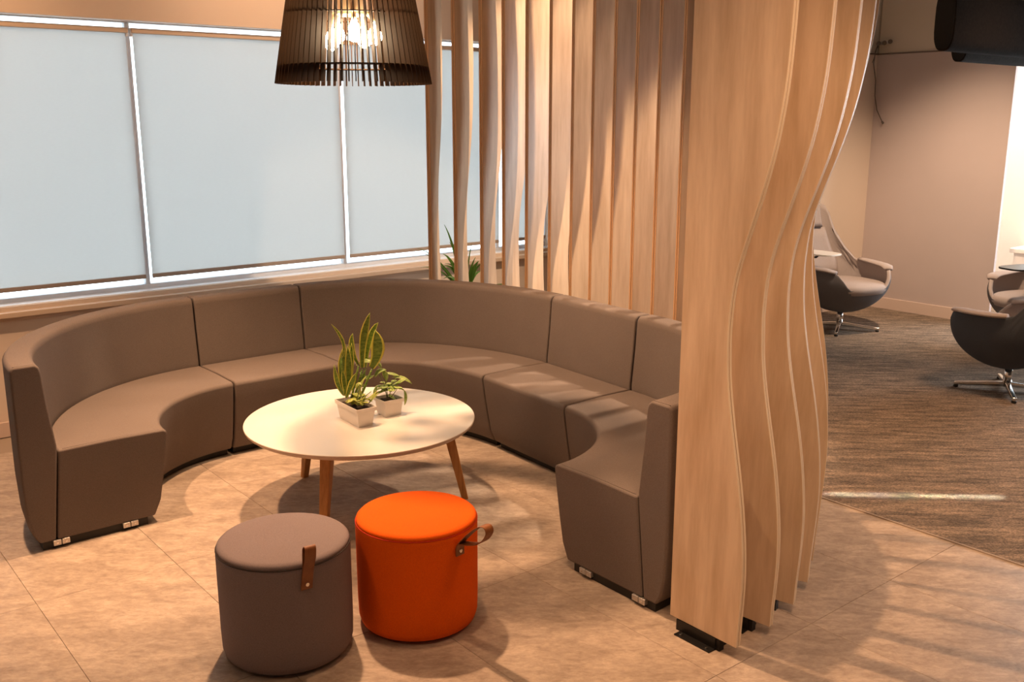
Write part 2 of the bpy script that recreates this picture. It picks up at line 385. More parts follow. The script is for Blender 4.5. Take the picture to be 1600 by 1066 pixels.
# ============================================================ ROLLER BLINDS
def blind(xa, xb, y, label, zb=.790, zt=2.196):
    t = empty('roller_blind', (xa, y, zb)); W_ = xb - xa
    tag(t, label, 'blind', 'roller blinds in the long window')
    bm = bmesh.new(); n = 8
    for i in range(n):
        add_box(bm, W_ * i / n, W_ * (i + 1) / n, -.0006, .0006, .012, zt - zb - .03)
    bmesh.ops.remove_doubles(bm, verts=bm.verts, dist=1e-5)
    obj('blind_fabric', bm, M_blind, t)
    obj('hem_bar', box(0, W_, -.008, .006, -.010, .014), M_hem, t, bevel=.003)
    bm = bmesh.new(); add_box(bm, -.01, W_ + .01, -.022, .03, zt - zb - .032, zt - zb - .004); obj('head_rail', bm, M_sill, t, bevel=.004)
    for s in (-.006, W_ + .006):
        bm = bmesh.new(); add_cyl(bm, (s, 0, zt - zb - .05), (s, 0, zt - zb - .004), .009, n=10); obj('bracket', bm, M_frame, t)
    return t
labs = ['narrow white roller blind at the far left end of the window', 'white roller blind left of the lit first blind gap, behind the sofa end',
        'large white roller blind between the two bright gaps, behind the straight sofa unit', 'white roller blind behind the hanging lamp and the first wooden fins',
        'white roller blind hidden mostly by the wooden fins']
spans = [(-.69, .583), (.617, 1.902), (1.940, 3.232), (3.270, 4.555), (4.595, 5.02)]
bl = ['white roller blind outside the left edge of the picture', 'white roller blind at the left end of the window, above the curved sofa end',
      'large white roller blind between the two bright gaps, above the straight sofa unit', 'white roller blind behind the right half of the hanging lamp and the first wooden fins',
      'white roller blind glimpsed only between the wooden fins, furthest right']
for (a, b), l in zip(spans, bl): blind(a, b, YW + .075, l)

# ============================================================ SECTIONAL SOFA
def quarter(cx, cy, rx, ry, a0, a1, n=28, nz=None):
    out = []
    for i in range(n + 1):
        a = math.radians(a0 + (a1 - a0) * i / n)
        out.append((cx + rx * math.cos(a), cy + ry * math.sin(a), math.cos(a), math.sin(a)))
    return out
def straight(x0, y0, x1, y1, nx, ny, n=2):
    return [(x0 + (x1 - x0) * i / n, y0 + (y1 - y0) * i / n, nx, ny) for i in range(n + 1)]
G = .004
SEAT_H, BACK_H = .408, .768
P_seat = [(.08, .035), (.05, .10), (.03, .20), (.011, .31), (.0, .385), (.004, .400), (.018, SEAT_H), (.22, SEAT_H + .004), (.437, SEAT_H), (.475, .035)]
P_back = [(.480, .035), (.442, SEAT_H - .02), (.440, SEAT_H + .02), (.458, .60), (.468, .735), (.473, .755), (.488, BACK_H), (.568, BACK_H), (.580, .752), (.582, .30), (.576, .15), (.562, .075), (.540, .035)]
P_base = [(.11, .0), (.11, .036), (.53, .036), (.53, .0)]
def sofa_unit(name, path, label, ends=()):
    c = path[len(path) // 2]
    org = Vector((c[0] + c[2] * .3, c[1] + c[3] * .3, 0))
    t = empty(name, org); tag(t, label, 'sofa', 'units of the curved grey sofa')
    def sweep(nm, prof, m, bev, trim=0):
        pth = [list(p) for p in path]
        # pull the two ends in by a hair so neighbours do not touch
        for e, q in ((0, 1), (-1, -2)):
            d = Vector((pth[q][0] - pth[e][0], pth[q][1] - pth[e][1])); d.normalize()
            pth[e][0] += d.x * (G + trim); pth[e][1] += d.y * (G + trim)
        rings = [[(p[0] + p[2] * s - org.x, p[1] + p[3] * s - org.y, z) for s, z in prof] for p in pth]
        bm = bmesh.new(); add_loft(bm, rings)
        return obj(nm, bm, m, t, bevel=bev, seg=3, ang=50)
    sweep('seat', P_seat, M_sofa, .009); sweep('backrest', P_back, M_sofa, .009); sweep('plinth', P_base, M_black, 0, .012)
    for nm, e, q in (('s', 0, 1), ('e', -1, -2)):
        if nm not in ends: continue
        p = path[e]; d = Vector((p[0] - path[q][0], p[1] - path[q][1], 0)).normalized(); nr = Vector((p[2], p[3], 0))
        # the exposed end: stitched seam lines and pairs of zinc linking plates
        def seam(pts):
            bm = bmesh.new(); add_tube(bm, [Vector((p[0], p[1], 0)) + nr * s + UPZ * z + d * dd - org for s, z, dd in pts], .0014, 6)
            return obj('seam', bm, M_seam, t, smooth=True)
        seam([(.03, SEAT_H - .0005, -.016), (.22, SEAT_H + .0032, -.016), (.42, SEAT_H, -.016)])
        seam([(.49, BACK_H - .0005, -.016), (.566, BACK_H - .0005, -.016)])
        for s in (.155, .43):
            for k in range(2):
                bm = bmesh.new(); o0 = Vector((p[0], p[1], 0)) + nr * (s + k * .033) - org
                M = Matrix.Translation(o0) @ Matrix((( nr.x, d.x, 0, 0), (nr.y, d.y, 0, 0), (0, 0, 1, 0), (0, 0, 0, 1)))
                add_box(bm, 0, .030, -.018, .0015, .014, .036, M=M)
                pl = obj('linking_plate', bm, M_plate, t, bevel=.0015)
                bm = bmesh.new(); c0 = M @ Vector((.015, .001, .025)); add_cyl(bm, c0, c0 + d * .003, .004, n=10); obj('screw', bm, M_chrome, pl, smooth=False)
    return t
sofa_unit('curved_sofa_unit', quarter(1.890, 3.985, .535, .540, 180, 90), 'dark taupe curved sofa unit at the left end, in front of the window', ends=('s',))
sofa_unit('straight_sofa_unit', straight(1.890, 4.525, 2.512, 4.525, 0, 1), 'dark taupe straight sofa unit under the window, left of the lamp')
def mid_corner():
    out = []
    cx, cy, rx, ry = 2.512, 3.845, .425, .68
    for i in range(41):
        a = math.radians(90 - 90 * i / 40)
        nx, ny = ry * math.cos(a), rx * math.sin(a); l = math.hypot(nx, ny)
        # even spacing of the outer face: blend the ellipse normal with the radial direction
        ux, uy = nx / l * .5 + math.cos(a) * .5, ny / l * .5 + math.sin(a) * .5; l = math.hypot(ux, uy)
        out.append((cx + rx * math.cos(a), cy + ry * math.sin(a), ux / l, uy / l))
    return out
sofa_unit('curved_sofa_unit', mid_corner(), 'dark taupe curved sofa unit in the far corner, behind the potted plants')
sofa_unit('straight_sofa_unit', straight(2.937, 3.845, 2.897, 3.178, 1, 0), 'dark taupe straight sofa unit right of the round table, before the wooden fins')
sofa_unit('curved_sofa_unit', quarter(2.350, 3.175, .545, .545, 0, -90), 'dark taupe curved sofa unit at the right end, beside the nearest wooden fin', ends=('e',))

# ============================================================ WOODEN FIN SCREEN
def fin_path():
    pts = []; cx, cy, R = 2.345, 3.17, 1.165; g = .055
    for i in range(901):
        a = math.radians(-90 + i * .1); pts.append((cx + R * math.cos(a), cy + R * math.sin(a), a))
    x0 = pts[-1][0]
    for i in range(1, 100): pts.append((x0 + (2.51 + 1 + g - x0) * i / 100, 3.17 + .67 * i / 100, 0))
    for i in range(1000):
        a = math.radians(i * .1); rx, ry = 1 + g, 1.27 + g
        pts.append((2.51 + rx * math.cos(a), 3.84 + ry * math.sin(a), math.atan2(rx * math.sin(a), ry * math.cos(a))))
    S = [0]
    for p, q in zip(pts, pts[1:]): S.append(S[-1] + math.hypot(q[0] - p[0], q[1] - p[1]))
    return pts, S
FPTS, FS = fin_path()
def at_s(s):
    import bisect
    i = min(max(bisect.bisect_left(FS, s), 1), len(FS) - 1); t = (s - FS[i - 1]) / (FS[i] - FS[i - 1])
    return [FPTS[i - 1][k] * (1 - t) + FPTS[i][k] * t for k in range(3)]
FIN_S = [k * .1575 for k in range(11)] + [1.717, 1.874, 2.034, 2.196, 2.364, 2.530, 2.694, 2.861, 3.020, 3.167, 3.337, 3.499]
# outer-edge width of a fin against height, measured from its narrowest point: (dz, width)
WTAB0 = [(-1.3, .26), (-1.03, .278), (-.85, .289), (-.72, .287), (-.52, .262), (-.35, .226), (-.18, .193), (-.06, .184), (.05, .183), (.18, .200), (.35, .258), (.52, .310), (.72, .342), (.95, .352), (1.2, .345), (1.6, .30), (2.2, .20)]
def interp(tab, x):
    if x <= tab[0][0]: return tab[0][1]
    for (a, b), (c, d) in zip(tab, tab[1:]):
        if x <= c:
            t = (x - a) / (c - a); t = t * t * (3 - 2 * t) * .35 + t * .65
            return b + (d - b) * t
    return tab[-1][1]
ZMIN = {0: 1.07, 1: 1.10, 2: 1.14, 3: 1.20, 4: 1.29, 5: 1.37, 6: 1.43, 7: 1.45, 8: 1.42, 9: 1.36, 10: 1.29, 11: 1.2, 12: 1.14, 13: 1.08, 14: 1.02, 15: .98, 16: .96, 17: .95, 18: .965, 19: .99, 20: 1.04, 21: 1.10, 22: 1.18}
SC = lambda k: 1.0 if k < 8 else max(.80, 1 - (k - 8) * .02)
FZ0, FZ1, TH = .042, 3.28, .0235
screen = empty('fin_screen', (2.345, 3.17, 0))
tag(screen, 'tall curved screen of wavy pale maple fins wrapping behind the sofa', 'screen')
NZ = 84
zs = [FZ0 + (FZ1 - FZ0) * i / NZ for i in range(NZ + 1)]
for k, s in enumerate(FIN_S):
    x, y, a = at_s(s)
    fo = empty('fin', (x - 2.345, y - 3.17, 0), a, screen)
    def wid(z):
        w_ = interp(WTAB0, z - ZMIN[k]) * SC(k)
        if k > 14: w_ = .150 + (w_ - .150) * (.95 if z > ZMIN[k] else .6)
        return w_
    ws = [wid(z) for z in zs]
    ws = [sum(ws[max(0, i - 2):i + 3]) / len(ws[max(0, i - 2):i + 3]) for i in range(len(ws))]
    h = TH / 2
    for side in (-1, 1):    # two veneered boards back to back
        y0, y1 = (-h, -.0012) if side < 0 else (.0012, h)
        bm = bmesh.new()
        rings = [[(0, y0, z), (0, y1, z), (w_, y1, z), (w_, y0, z)] for z, w_ in zip(zs, ws)]
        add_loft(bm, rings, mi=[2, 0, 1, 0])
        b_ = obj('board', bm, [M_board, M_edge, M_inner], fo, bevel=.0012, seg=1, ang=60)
    bm = bmesh.new(); add_loft(bm, [[(.003, -.0012, z), (.003, .0012, z), (w_ - .003, .0012, z), (w_ - .003, -.0012, z)] for z, w_ in zip(zs, ws)])
    obj('core', bm, M_core, fo)
    # floor bracket: upright plate with two bolted feet
    br = bmesh.new(); add_box(br, .05, .20, -h - .004, -h, .0, .041); add_box(br, .05, .20, -h - .034, -h, .0, .004)
    add_box(br, .05, .20, h, h + .004, .0, .041); add_box(br, .05, .20, h, h + .034, .0, .004); add_box(br, .03, .215, -h, h, .0, .039)
    for bx in (.07, .18):
        for sy in (-1, 1): add_cyl(br, (bx, sy * (h + .021), .004), (bx, sy * (h + .021), .009), .006, n=8, mi=1)
    obj('floor_bracket', br, [M_blackm, M_chrome], fo)

# ============================================================ ROUND COFFEE TABLE
TC = Vector((2.088, 3.625, 0)); TR, TZ = .507, .402
tb = empty('coffee_table', TC); tag(tb, 'round white coffee table with splayed oak legs inside the sofa curve', 'table')
bm = bmesh.new(); add_lathe(bm, [(TR - .016, TZ - .024), (TR - .003, TZ - .014), (TR, TZ - .004), (TR - .001, TZ - .0012), (TR - .004, TZ)], 96)
bm.normal_update()
for f in bm.faces: f.material_index = 0 if f.normal.z > .8 else 1
top = obj('tabletop', bm, [M_table, M_tedge], tb); top.data.shade_smooth()
for f in top.data.polygons: f.use_smooth = len(f.vertices) == 4
def leg(foot_w, r_top=.36):
    f = Vector(foot_w) - TC; f.z = 0; d = f.normalized(); s = Vector((-d.y, d.x, 0))
    tp = d * (f.length - .085); bm = bmesh.new()
    rings = []
    for c, z, hw in ((f, 0, .015), (f * .5 + tp * .5, .19, .0195), (tp, TZ - .026, .024)):
        rings.append([c + d * a * hw + s * b * hw + UPZ * z for a, b in ((-1, -1), (1, -1), (1, 1), (-1, 1))])
    add_loft(bm, rings); obj('leg', bm, M_oak, tb, bevel=.004)
leg((2.472, 3.372, 0)); leg((2.030, 4.085, 0)); leg((1.722, 3.330, 0))
bm = bmesh.new()
for a in (0, 2.09, 4.19): add_box(bm, 0, .40, -.012, .012, TZ - .044, TZ - .025, M=Matrix.Rotation(a - .58, 4, 'Z'))
obj('under_frame', bm, M_blackm, tb)

# ============================================================ STOOLS
def stool(c, r, h, m, ms, label, ang, strap_pts, tilt=0, rise=0):
    t = empty('round_stool', (c[0], c[1], 0)); tag(t, label, 'stool')
    bm = bmesh.new(); add_lathe(bm, [(r - .028, .012), (r - .010, .017), (r - .003, .04), (r - .001, .10), (r, h - .035), (r - .0005, h - .022), (r - .004, h - .0185)], 72)
    obj('body', bm, m, t, smooth=True)
    bm = bmesh.new(); add_lathe(bm, [(r - .006, h - .020), (r - .0025, h - .0165), (r - .004, h - .009), (r - .010, h - .003), (r - .022, h), (r * .5, h + .003), (.01, h + .004)], 72)
    obj('seat_pad', bm, m, t, smooth=True)
    bm = bmesh.new(); n = 72; rr = r - .0015
    rings = [[((rr + .0022 * math.cos(b)) * math.cos(2 * PI * k / n), (rr + .0022 * math.cos(b)) * math.sin(2 * PI * k / n), h - .0195 + .0022 * math.sin(b)) for b in [0, PI / 2, PI, 3 * PI / 2]] for k in range(n)]
    add_loft(bm, rings, loop=True); obj('piping', bm, ms, t, smooth=True)
    for k in range(4):
        a = PI / 4 + k * PI / 2; bm = bmesh.new(); add_lathe(bm, [(.016, 0), (.018, .013)], 14, c=((r - .07) * math.cos(a), (r - .07) * math.sin(a))); obj('foot', bm, M_black, t)
    # leather loop strap: a folded band riveted to the side
    d = Vector((math.cos(ang), math.sin(ang), 0)); s = Vector((-d.y, d.x, 0)); hw = .018; th = .0026
    pts = [Vector((a, b)) for a, b in strap_pts]; fine = []
    for i in range(len(pts) - 1):      # Catmull-Rom
        p0, p1, p2, p3 = pts[max(i - 1, 0)], pts[i], pts[i + 1], pts[min(i + 2, len(pts) - 1)]
        for q in range(6):
            u = q / 6; fine.append(.5 * ((2 * p1) + (p2 - p0) * u + (2 * p0 - 5 * p1 + 4 * p2 - p3) * u * u + (3 * p1 - p0 - 3 * p2 + p3) * u ** 3))
    fine.append(pts[-1]); rings = []
    for i, p in enumerate(fine):
        tg = (fine[min(i + 1, len(fine) - 1)] - fine[max(i - 1, 0)]).normalized(); nr = Vector((-tg.y, tg.x)) * th / 2
        def W(q, y): return d * (r + q.x) + s * (y + tilt * (q.y - h)) + UPZ * q.y
        rings.append([W(p + nr, -hw), W(p + nr, hw), W(p - nr, hw), W(p - nr, -hw)])
    bm = bmesh.new(); add_loft(bm, rings)
    st = obj('strap', bm, M_leather, t, bevel=.0006, seg=1); st['label'] = 'tan leather pull strap'
    bm = bmesh.new(); z = strap_pts[0][1] + .016; x = strap_pts[0][0]
    add_cyl(bm, d * (r + .0035) + UPZ * z + s * tilt * (z - h), d * (r + .0085) + UPZ * z + s * tilt * (z - h), .0075, .006, n=14)
    obj('rivet', bm, M_rivet, st, smooth=False)
    return t
def ang_to(c, px, py, z):
    p = atz(px, py, z); return math.atan2(p.y - c[1], p.x - c[0])
CG, CO = (1.262, 2.712), (1.702, 2.603)
stool(CG, .2125, .388, M_grey, M_seam, 'round taupe-grey stool in the foreground, left of the orange one', ang_to(CG, 486, 914, .318),
      [(.0045, .300), (.0045, .340), (.010, .375), (.018, .405), (.016, .432), (.006, .440), (-.004, .428), (-.002, .405), (.0045, .372), (.0018, .340), (.0018, .300)], tilt=.10)
stool(CO, .2080, .392, M_orange, M_oseam, 'round bright orange stool in the foreground under the table edge', ang_to(CO, 733, 858, .335),
      [(.0045, .300), (.0048, .330), (.014, .345), (.050, .354), (.090, .368), (.120, .390), (.138, .420), (.128, .438), (.100, .430), (.058, .396), (.016, .353), (.0018, .330), (.0018, .300)])

# ============================================================ POTTED PLANTS ON THE TABLE
def leaf_obj(pts, w, mats, parent, name='leaf', nrm=None, cup=.15, marg=.22, shape='lance'):
    """a solid leaf along a curve of world points; nrm = the way its upper face looks"""
    pts = [Vector(p) for p in pts]; n = len(pts); rings = []; pw = Matrix.Translation(-parent.location)
    nrm = Vector(nrm) if nrm else -FH
    th = .0012
    for i, p in enumerate(pts):
        t = (pts[min(i + 1, n - 1)] - pts[max(i - 1, 0)]).normalized()
        sd = t.cross(nrm).normalized(); nn = sd.cross(t).normalized(); u = i / (n - 1)
        if shape == 'lance': ww = w * (min(1, .42 + 1.1 * u) * (1 - max(0, (u - .55) / .45) ** 2.2) + .02)
        elif shape == 'oval': ww = w * (max(.04, math.sin(PI * min(1, max(0, (u * 1.0)))) ** .8))
        else: ww = w * max(.05, (1 - u) ** .8 * min(1, .5 + u * 3))
        a = [(-1, .0), (-(1 - marg), -.0), (0, -cup), ((1 - marg), 0), (1, 0)]
        up = [p + sd * x * ww / 2 + nn * (c * ww) for x, c in a]
        dn = [q - nn * th for q in reversed(up)]
        rings.append([pw @ q for q in up + dn])
    bm = bmesh.new(); mi = [1, 0, 0, 1, 1, 1, 0, 0, 1, 1]
    add_loft(bm, rings, mi=mi)
    return obj(name, bm, mats, parent, smooth=True)
def pot_rect(t, a, b, c, hgt, flare, m):
    """rectangular tapered planter; a = corner, b and c = edge vectors (local, on the table)"""
    a, b, c = Vector(a), Vector(b), Vector(c); bu, cu = b.normalized(), c.normalized()
    def ring(o, z): return [a - bu * o - cu * o + UPZ * z, a + b + bu * o - cu * o + UPZ * z, a + b + bu * o + c + cu * o + UPZ * z, a - bu * o + c + cu * o + UPZ * z]
    bm = bmesh.new()
    add_loft(bm, [ring(0, 0), ring(flare * .75, hgt * .78), ring(flare + .003, hgt * .80), ring(flare + .004, hgt), ring(flare, hgt), ring(flare - .002, hgt * .8), ring(.0, hgt * .5)])
    obj('pot', bm, m, t, bevel=.0016)
    bm = bmesh.new(); r0 = ring(flare - .003, hgt * .82); nx, ny = 10, 6; V = []
    for i in range(nx + 1):
        V.append([bm.verts.new((r0[0].lerp(r0[1], i / nx)).lerp(r0[3].lerp(r0[2], i / nx), j / ny) + UPZ * (random.uniform(0, .007) if 0 < i < nx and 0 < j < ny else 0)) for j in range(ny + 1)])
    for i in range(nx):
        for j in range(ny): bm.faces.new((V[i][j], V[i + 1][j], V[i + 1][j + 1], V[i][j + 1]))
    obj('soil', bm, M_soil, t, smooth=True)
# planter 1: long trough
c0 = atz(561, 669, TZ); c1 = atz(525, 650, TZ); c2 = atz(584, 663, TZ)
lb = (c1 - c0); lc = (c2 - c0)
lb = lb.normalized() * .178; lc = (lc - lb.normalized() * lc.dot(lb.normalized())).normalized() * .066
org = c0 + lb / 2 + lc / 2
pl1 = empty('potted_snake_plant', (org.x, org.y, TZ)); tag(pl1, 'snake plant with yellow-edged leaves in a long white trough on the round table', 'plant')
pot_rect(pl1, c0 - pl1.location, lb, lc, .086, .012, M_white)
base1 = org + lb * .22 + UPZ * .07
fr = org - lb * .25 + UPZ * .07
def pxleaf(parent, px, depth, w, mats, curve=.12, n=9, nrm=None, **k):
    a = unproj(*px[0], depth); b = unproj(*px[-1], depth)
    if len(px) == 3: mid = unproj(*px[1], depth); mid = mid * 2 - (a + b) / 2
    else: mid = (a + b) / 2
    leaf_obj(bez(a, mid, b, n), w, mats, parent, nrm=nrm, **k)
SN = [((538, 618), (528, 600), (522, 570), .019, .00), ((533, 560), (536, 535), (517, 506), .012, -.03), ((537, 617), (534, 575), (540, 538), .028, .01),
      ((543, 617), (545, 580), (543, 540), .026, .02), ((546, 617), (549, 570), (549, 536), .019, .035), ((540, 619), (538, 600), (535, 578), .019, -.02),
      ((560, 570), (550, 545), (551, 521), .024, .05), ((541, 622), (548, 603), (556, 583), .022, -.03),
      ((566, 575), (568, 530), (578, 489), .030, .05), ((571, 574), (578, 530), (591, 504), .024, .075), ((580, 575), (590, 548), (586, 516), .050, .03)]
for p0, p1, p2, w_, dd in SN:
    pxleaf(pl1, (p0, p1, p2), base1 + FH * dd, w_ * 1.22, [M_green, M_yellow], nrm=(-FH + RT * random.uniform(-.5, .5)), cup=.16, marg=.32)
# stalks that carry the tall rear leaves down to the soil
for (a, b, dd) in (((566, 577), (552, 625), .05), ((571, 576), (556, 626), .06), ((581, 577), (560, 626), .03), ((533, 561), (538, 616), -.02), ((560, 572), (549, 622), .04)):
    bm = bmesh.new(); A, B = unproj(*a, base1 + FH * dd), unproj(*b, base1 + FH * dd * .3)
    add_tube(bm, [q - pl1.location for q in bez(A, A.lerp(B, .5) + UPZ * -.01, B, 5)], [.004, .005, .006, .006, .006, .006], 6); obj('stalk', bm, M_green, pl1, smooth=True)
def bushy(parent, center, rad, n, px_leaves, mats, w0, w1):
    for px in px_leaves:
        pxleaf(parent, px[:3], center + FH * px[3], px[4], mats, nrm=(-FH * .55 + UPZ * .85 + RT * random.uniform(-.4, .4)), cup=.1, marg=.3, shape='oval', n=7)
    for i in range(n):
        a = random.uniform(0, 2 * PI); e = random.uniform(.05, 1.1); d = Vector((math.cos(a) * math.cos(e), math.sin(a) * math.cos(e), math.sin(e)))
        st = center + d * rad * random.uniform(.1, .55); L_ = random.uniform(.6, 1.1) * w1; dr = Vector((d.x, d.y, random.uniform(-.3, .3))).normalized()
        leaf_obj(bez(st, st + dr * L_ * .5 + UPZ * L_ * .18, st + dr * L_ - UPZ * L_ * .1, 6), random.uniform(w0, w0 * 1.5), mats, parent, nrm=(d * .4 + UPZ).normalized(), cup=.1, marg=.3, shape='oval')
bushy(pl1, fr + UPZ * .025 + lb * .10, .05, 36, [((566, 622), (562, 606), (572, 588), .0, .018), ((556, 610), (560, 600), (570, 603), 0, .016), ((562, 634), (570, 624), (582, 628), -.01, .014),
      ((570, 625), (580, 620), (589, 611), -.01, .012), ((575, 632), (583, 622), (592, 614), 0, .010)], [M_cream, M_yellow], .018, .036)
# planter 2: small square pot
ub = lb.normalized(); uc = lc.normalized(); d0 = atz(601, 653, TZ) + uc * .006
org2 = d0 + ub * .042 + uc * .042 - UPZ * 0
pl2 = empty('potted_pothos', (org2.x, org2.y, TZ)); tag(pl2, 'leafy green-and-cream houseplant in a small square white pot on the round table', 'plant')
pot_rect(pl2, d0 - pl2.location, ub * .078, uc * .078, .078, .008, M_white)
cen = org2 + UPZ * .115
bushy(pl2, cen, .06, 46, [((595, 573), (578, 563), (556, 571), -.02, .030), ((585, 586), (573, 590), (562, 582), -.03, .022), ((586, 590), (592, 580), (604, 578), -.02, .026),
      ((598, 583), (612, 584), (625, 588), .02, .016), ((612, 590), (628, 590), (644, 600), .02, .018), ((618, 602), (625, 596), (636, 592), 0, .018),
      ((620, 625), (612, 620), (607, 616), 0, .016), ((631, 609), (634, 620), (632, 634), 0, .016), ((590, 602), (586, 612), (588, 622), -.04, .022),
      ((604, 596), (602, 586), (598, 578), 0, .026), ((600, 612), (590, 614), (582, 620), -.03, .016), ((596, 576), (590, 568), (578, 572), 0, .024)], [M_pgreen, M_cream], .020, .040)
for px in (((608, 622), (612, 600), (620, 590)), ((612, 620), (622, 606), (631, 609)), ((605, 622), (600, 600), (590, 580)), ((606, 622), (603, 600), (604, 590))):
    bm = bmesh.new(); add_tube(bm, [unproj(*q, cen) - pl2.location for q in px], .0018, 6); obj('stem', bm, M_stem, pl2, smooth=True)
for px in (((560, 628), (566, 612), (566, 600)), ((566, 630), (572, 618), (580, 612)), ((558, 627), (560, 612), (562, 600))):
    bm = bmesh.new(); add_tube(bm, [unproj(*q, fr) - pl1.location for q in px], .0018, 6); obj('stem', bm, M_stem, pl1, smooth=True)

# ============================================================ PENDANT LAMP
LC = Vector((2.100, 3.600, 0)); LZ = 1.838; LR0, LR1, LHT = .319, .238, .44
lamp = empty('pendant_lamp', (LC.x, LC.y, LZ)); tag(lamp, 'large black slatted pendant lamp hanging over the round table', 'lamp')
NS = 72; sm = None
for k in range(NS):
    a = 2 * PI * k / NS
    if sm is None:
        bm = bmesh.new(); h = .0017; D = .036
        add_loft(bm, [[(LR0 - D, -h, 0), (LR0, -h, 0), (LR0, h, 0), (LR0 - D, h, 0)], [(LR0 - .03 - D, -h, LHT * .4), (LR0 - .032, -h, LHT * .4), (LR0 - .032, h, LHT * .4), (LR0 - .03 - D, h, LHT * .4)],
                      [(LR1 - D, -h, LHT), (LR1, -h, LHT), (LR1, h, LHT), (LR1 - D, h, LHT)]])
        bmesh.ops.recalc_face_normals(bm, faces=bm.faces); sm = bpy.data.meshes.new('shade_slat'); bm.to_mesh(sm); bm.free(); sm.materials.append(M_slat)
    o = bpy.data.objects.new('shade_slat', sm); COL.objects.link(o); o.parent = lamp; o.rotation_euler = (0, 0, a + .02)
def ring(r, z, wd, ht, m, nm='ring'):
    bm = bmesh.new(); n = 72
    rings = [[((r + a) * math.cos(2 * PI * k / n), (r + a) * math.sin(2 * PI * k / n), z + b) for a, b in ((-wd, 0), (0, 0), (0, ht), (-wd, ht))] for k in range(n)]
    add_loft(bm, rings, loop=True); return obj(nm, bm, m, lamp, smooth=False)
ring(LR0 - .022, .066, .075, .004, M_slat); ring(LR0 - .074, .262, .012, .004, M_slat); ring(LR1 - .015, LHT - .03, .02, .006, M_slat)
bm = bmesh.new()
for k in range(3): add_box(bm, 0, LR1 - .02, -.006, .006, LHT - .03, LHT - .024, M=Matrix.Rotation(k * 2.094 + .3, 4, 'Z'))
obj('spider', bm, M_blackm, lamp)
M_brass = mat('lamp_socket', (.62, .45, .28), .4, .3)
bm = bmesh.new(); add_lathe(bm, [(.05, .265), (.055, .27), (.055, .33), (.03, .345)], 32); obj('socket_hub', bm, M_brass, lamp, smooth=False)
for k in range(5):
    a = 2 * PI * k / 5 + .5; c = Vector((math.cos(a), math.sin(a), 0)); dz = .02 * math.sin(k * 2.3)
    bm = bmesh.new(); add_tube(bm, [c * .04 + UPZ * .285, c * .075 + UPZ * .268, c * .088 + UPZ * (.235 + dz)], .010, 10); sk = obj('socket', bm, M_brass, lamp, smooth=True)
    bm = bmesh.new(); ctr = c * .092 + UPZ * (.185 + dz)
    add_lathe(bm, [(.006, -.038), (.018, -.032), (.027, -.018), (.029, -.004), (.026, .010), (.018, .026), (.012, .040), (.011, .048)], 20)
    for v in bm.verts: v.co += ctr
    obj('bulb', bm, M_bulb, lamp, smooth=True)
bm = bmesh.new(); add_cyl(bm, (0, 0, .34), (0, 0, CE - LZ - .03), .004, n=8); obj('cord', bm, M_black, lamp)
bm = bmesh.new(); add_lathe(bm, [(.055, CE - LZ - .03), (.06, CE - LZ - .002)], 24); obj('ceiling_rose', bm, M_blackm, lamp)

# ============================================================ CEILING BAFFLES
def baffle(x, y, z, L_, r, label):
    t = empty('ceiling_baffle', (x, y, z)); tag(t, label, 'baffle', 'felt tube baffles hanging upper right')
    n = 28; sec = [(.052 * math.copysign(abs(math.cos(q)) ** .7, math.cos(q)), r * math.copysign(abs(math.sin(q)) ** .55, math.sin(q))) for q in [2 * PI * k / n for k in range(n)]]
    bm = bmesh.new(); add_loft(bm, [[(0, a, b) for a, b in sec], [(L_, a, b) for a, b in sec]]); obj('felt_tube', bm, M_felt, t, bevel=.008)
    bm = bmesh.new(); add_loft(bm, [[(-.004, a * .93, b * .93) for a, b in sec], [(.0, a * .93, b * .93) for a, b in sec]]); obj('end_cap', bm, M_feltend, t)
    for q in (.25, L_ - .25):
        bm = bmesh.new(); add_cyl(bm, (q, 0, r * .95), (q, 0, CE - z), .002, n=6); obj('hanging_wire', bm, M_cable, t)
baffle(4.80, 2.525, 2.172, 2.3, .148, 'nearer and larger charcoal felt tube baffle hanging at the top right')
baffle(6.10, 3.100, 2.190, 1.9, .148, 'farther charcoal felt tube baffle, seen just below the nearer one')

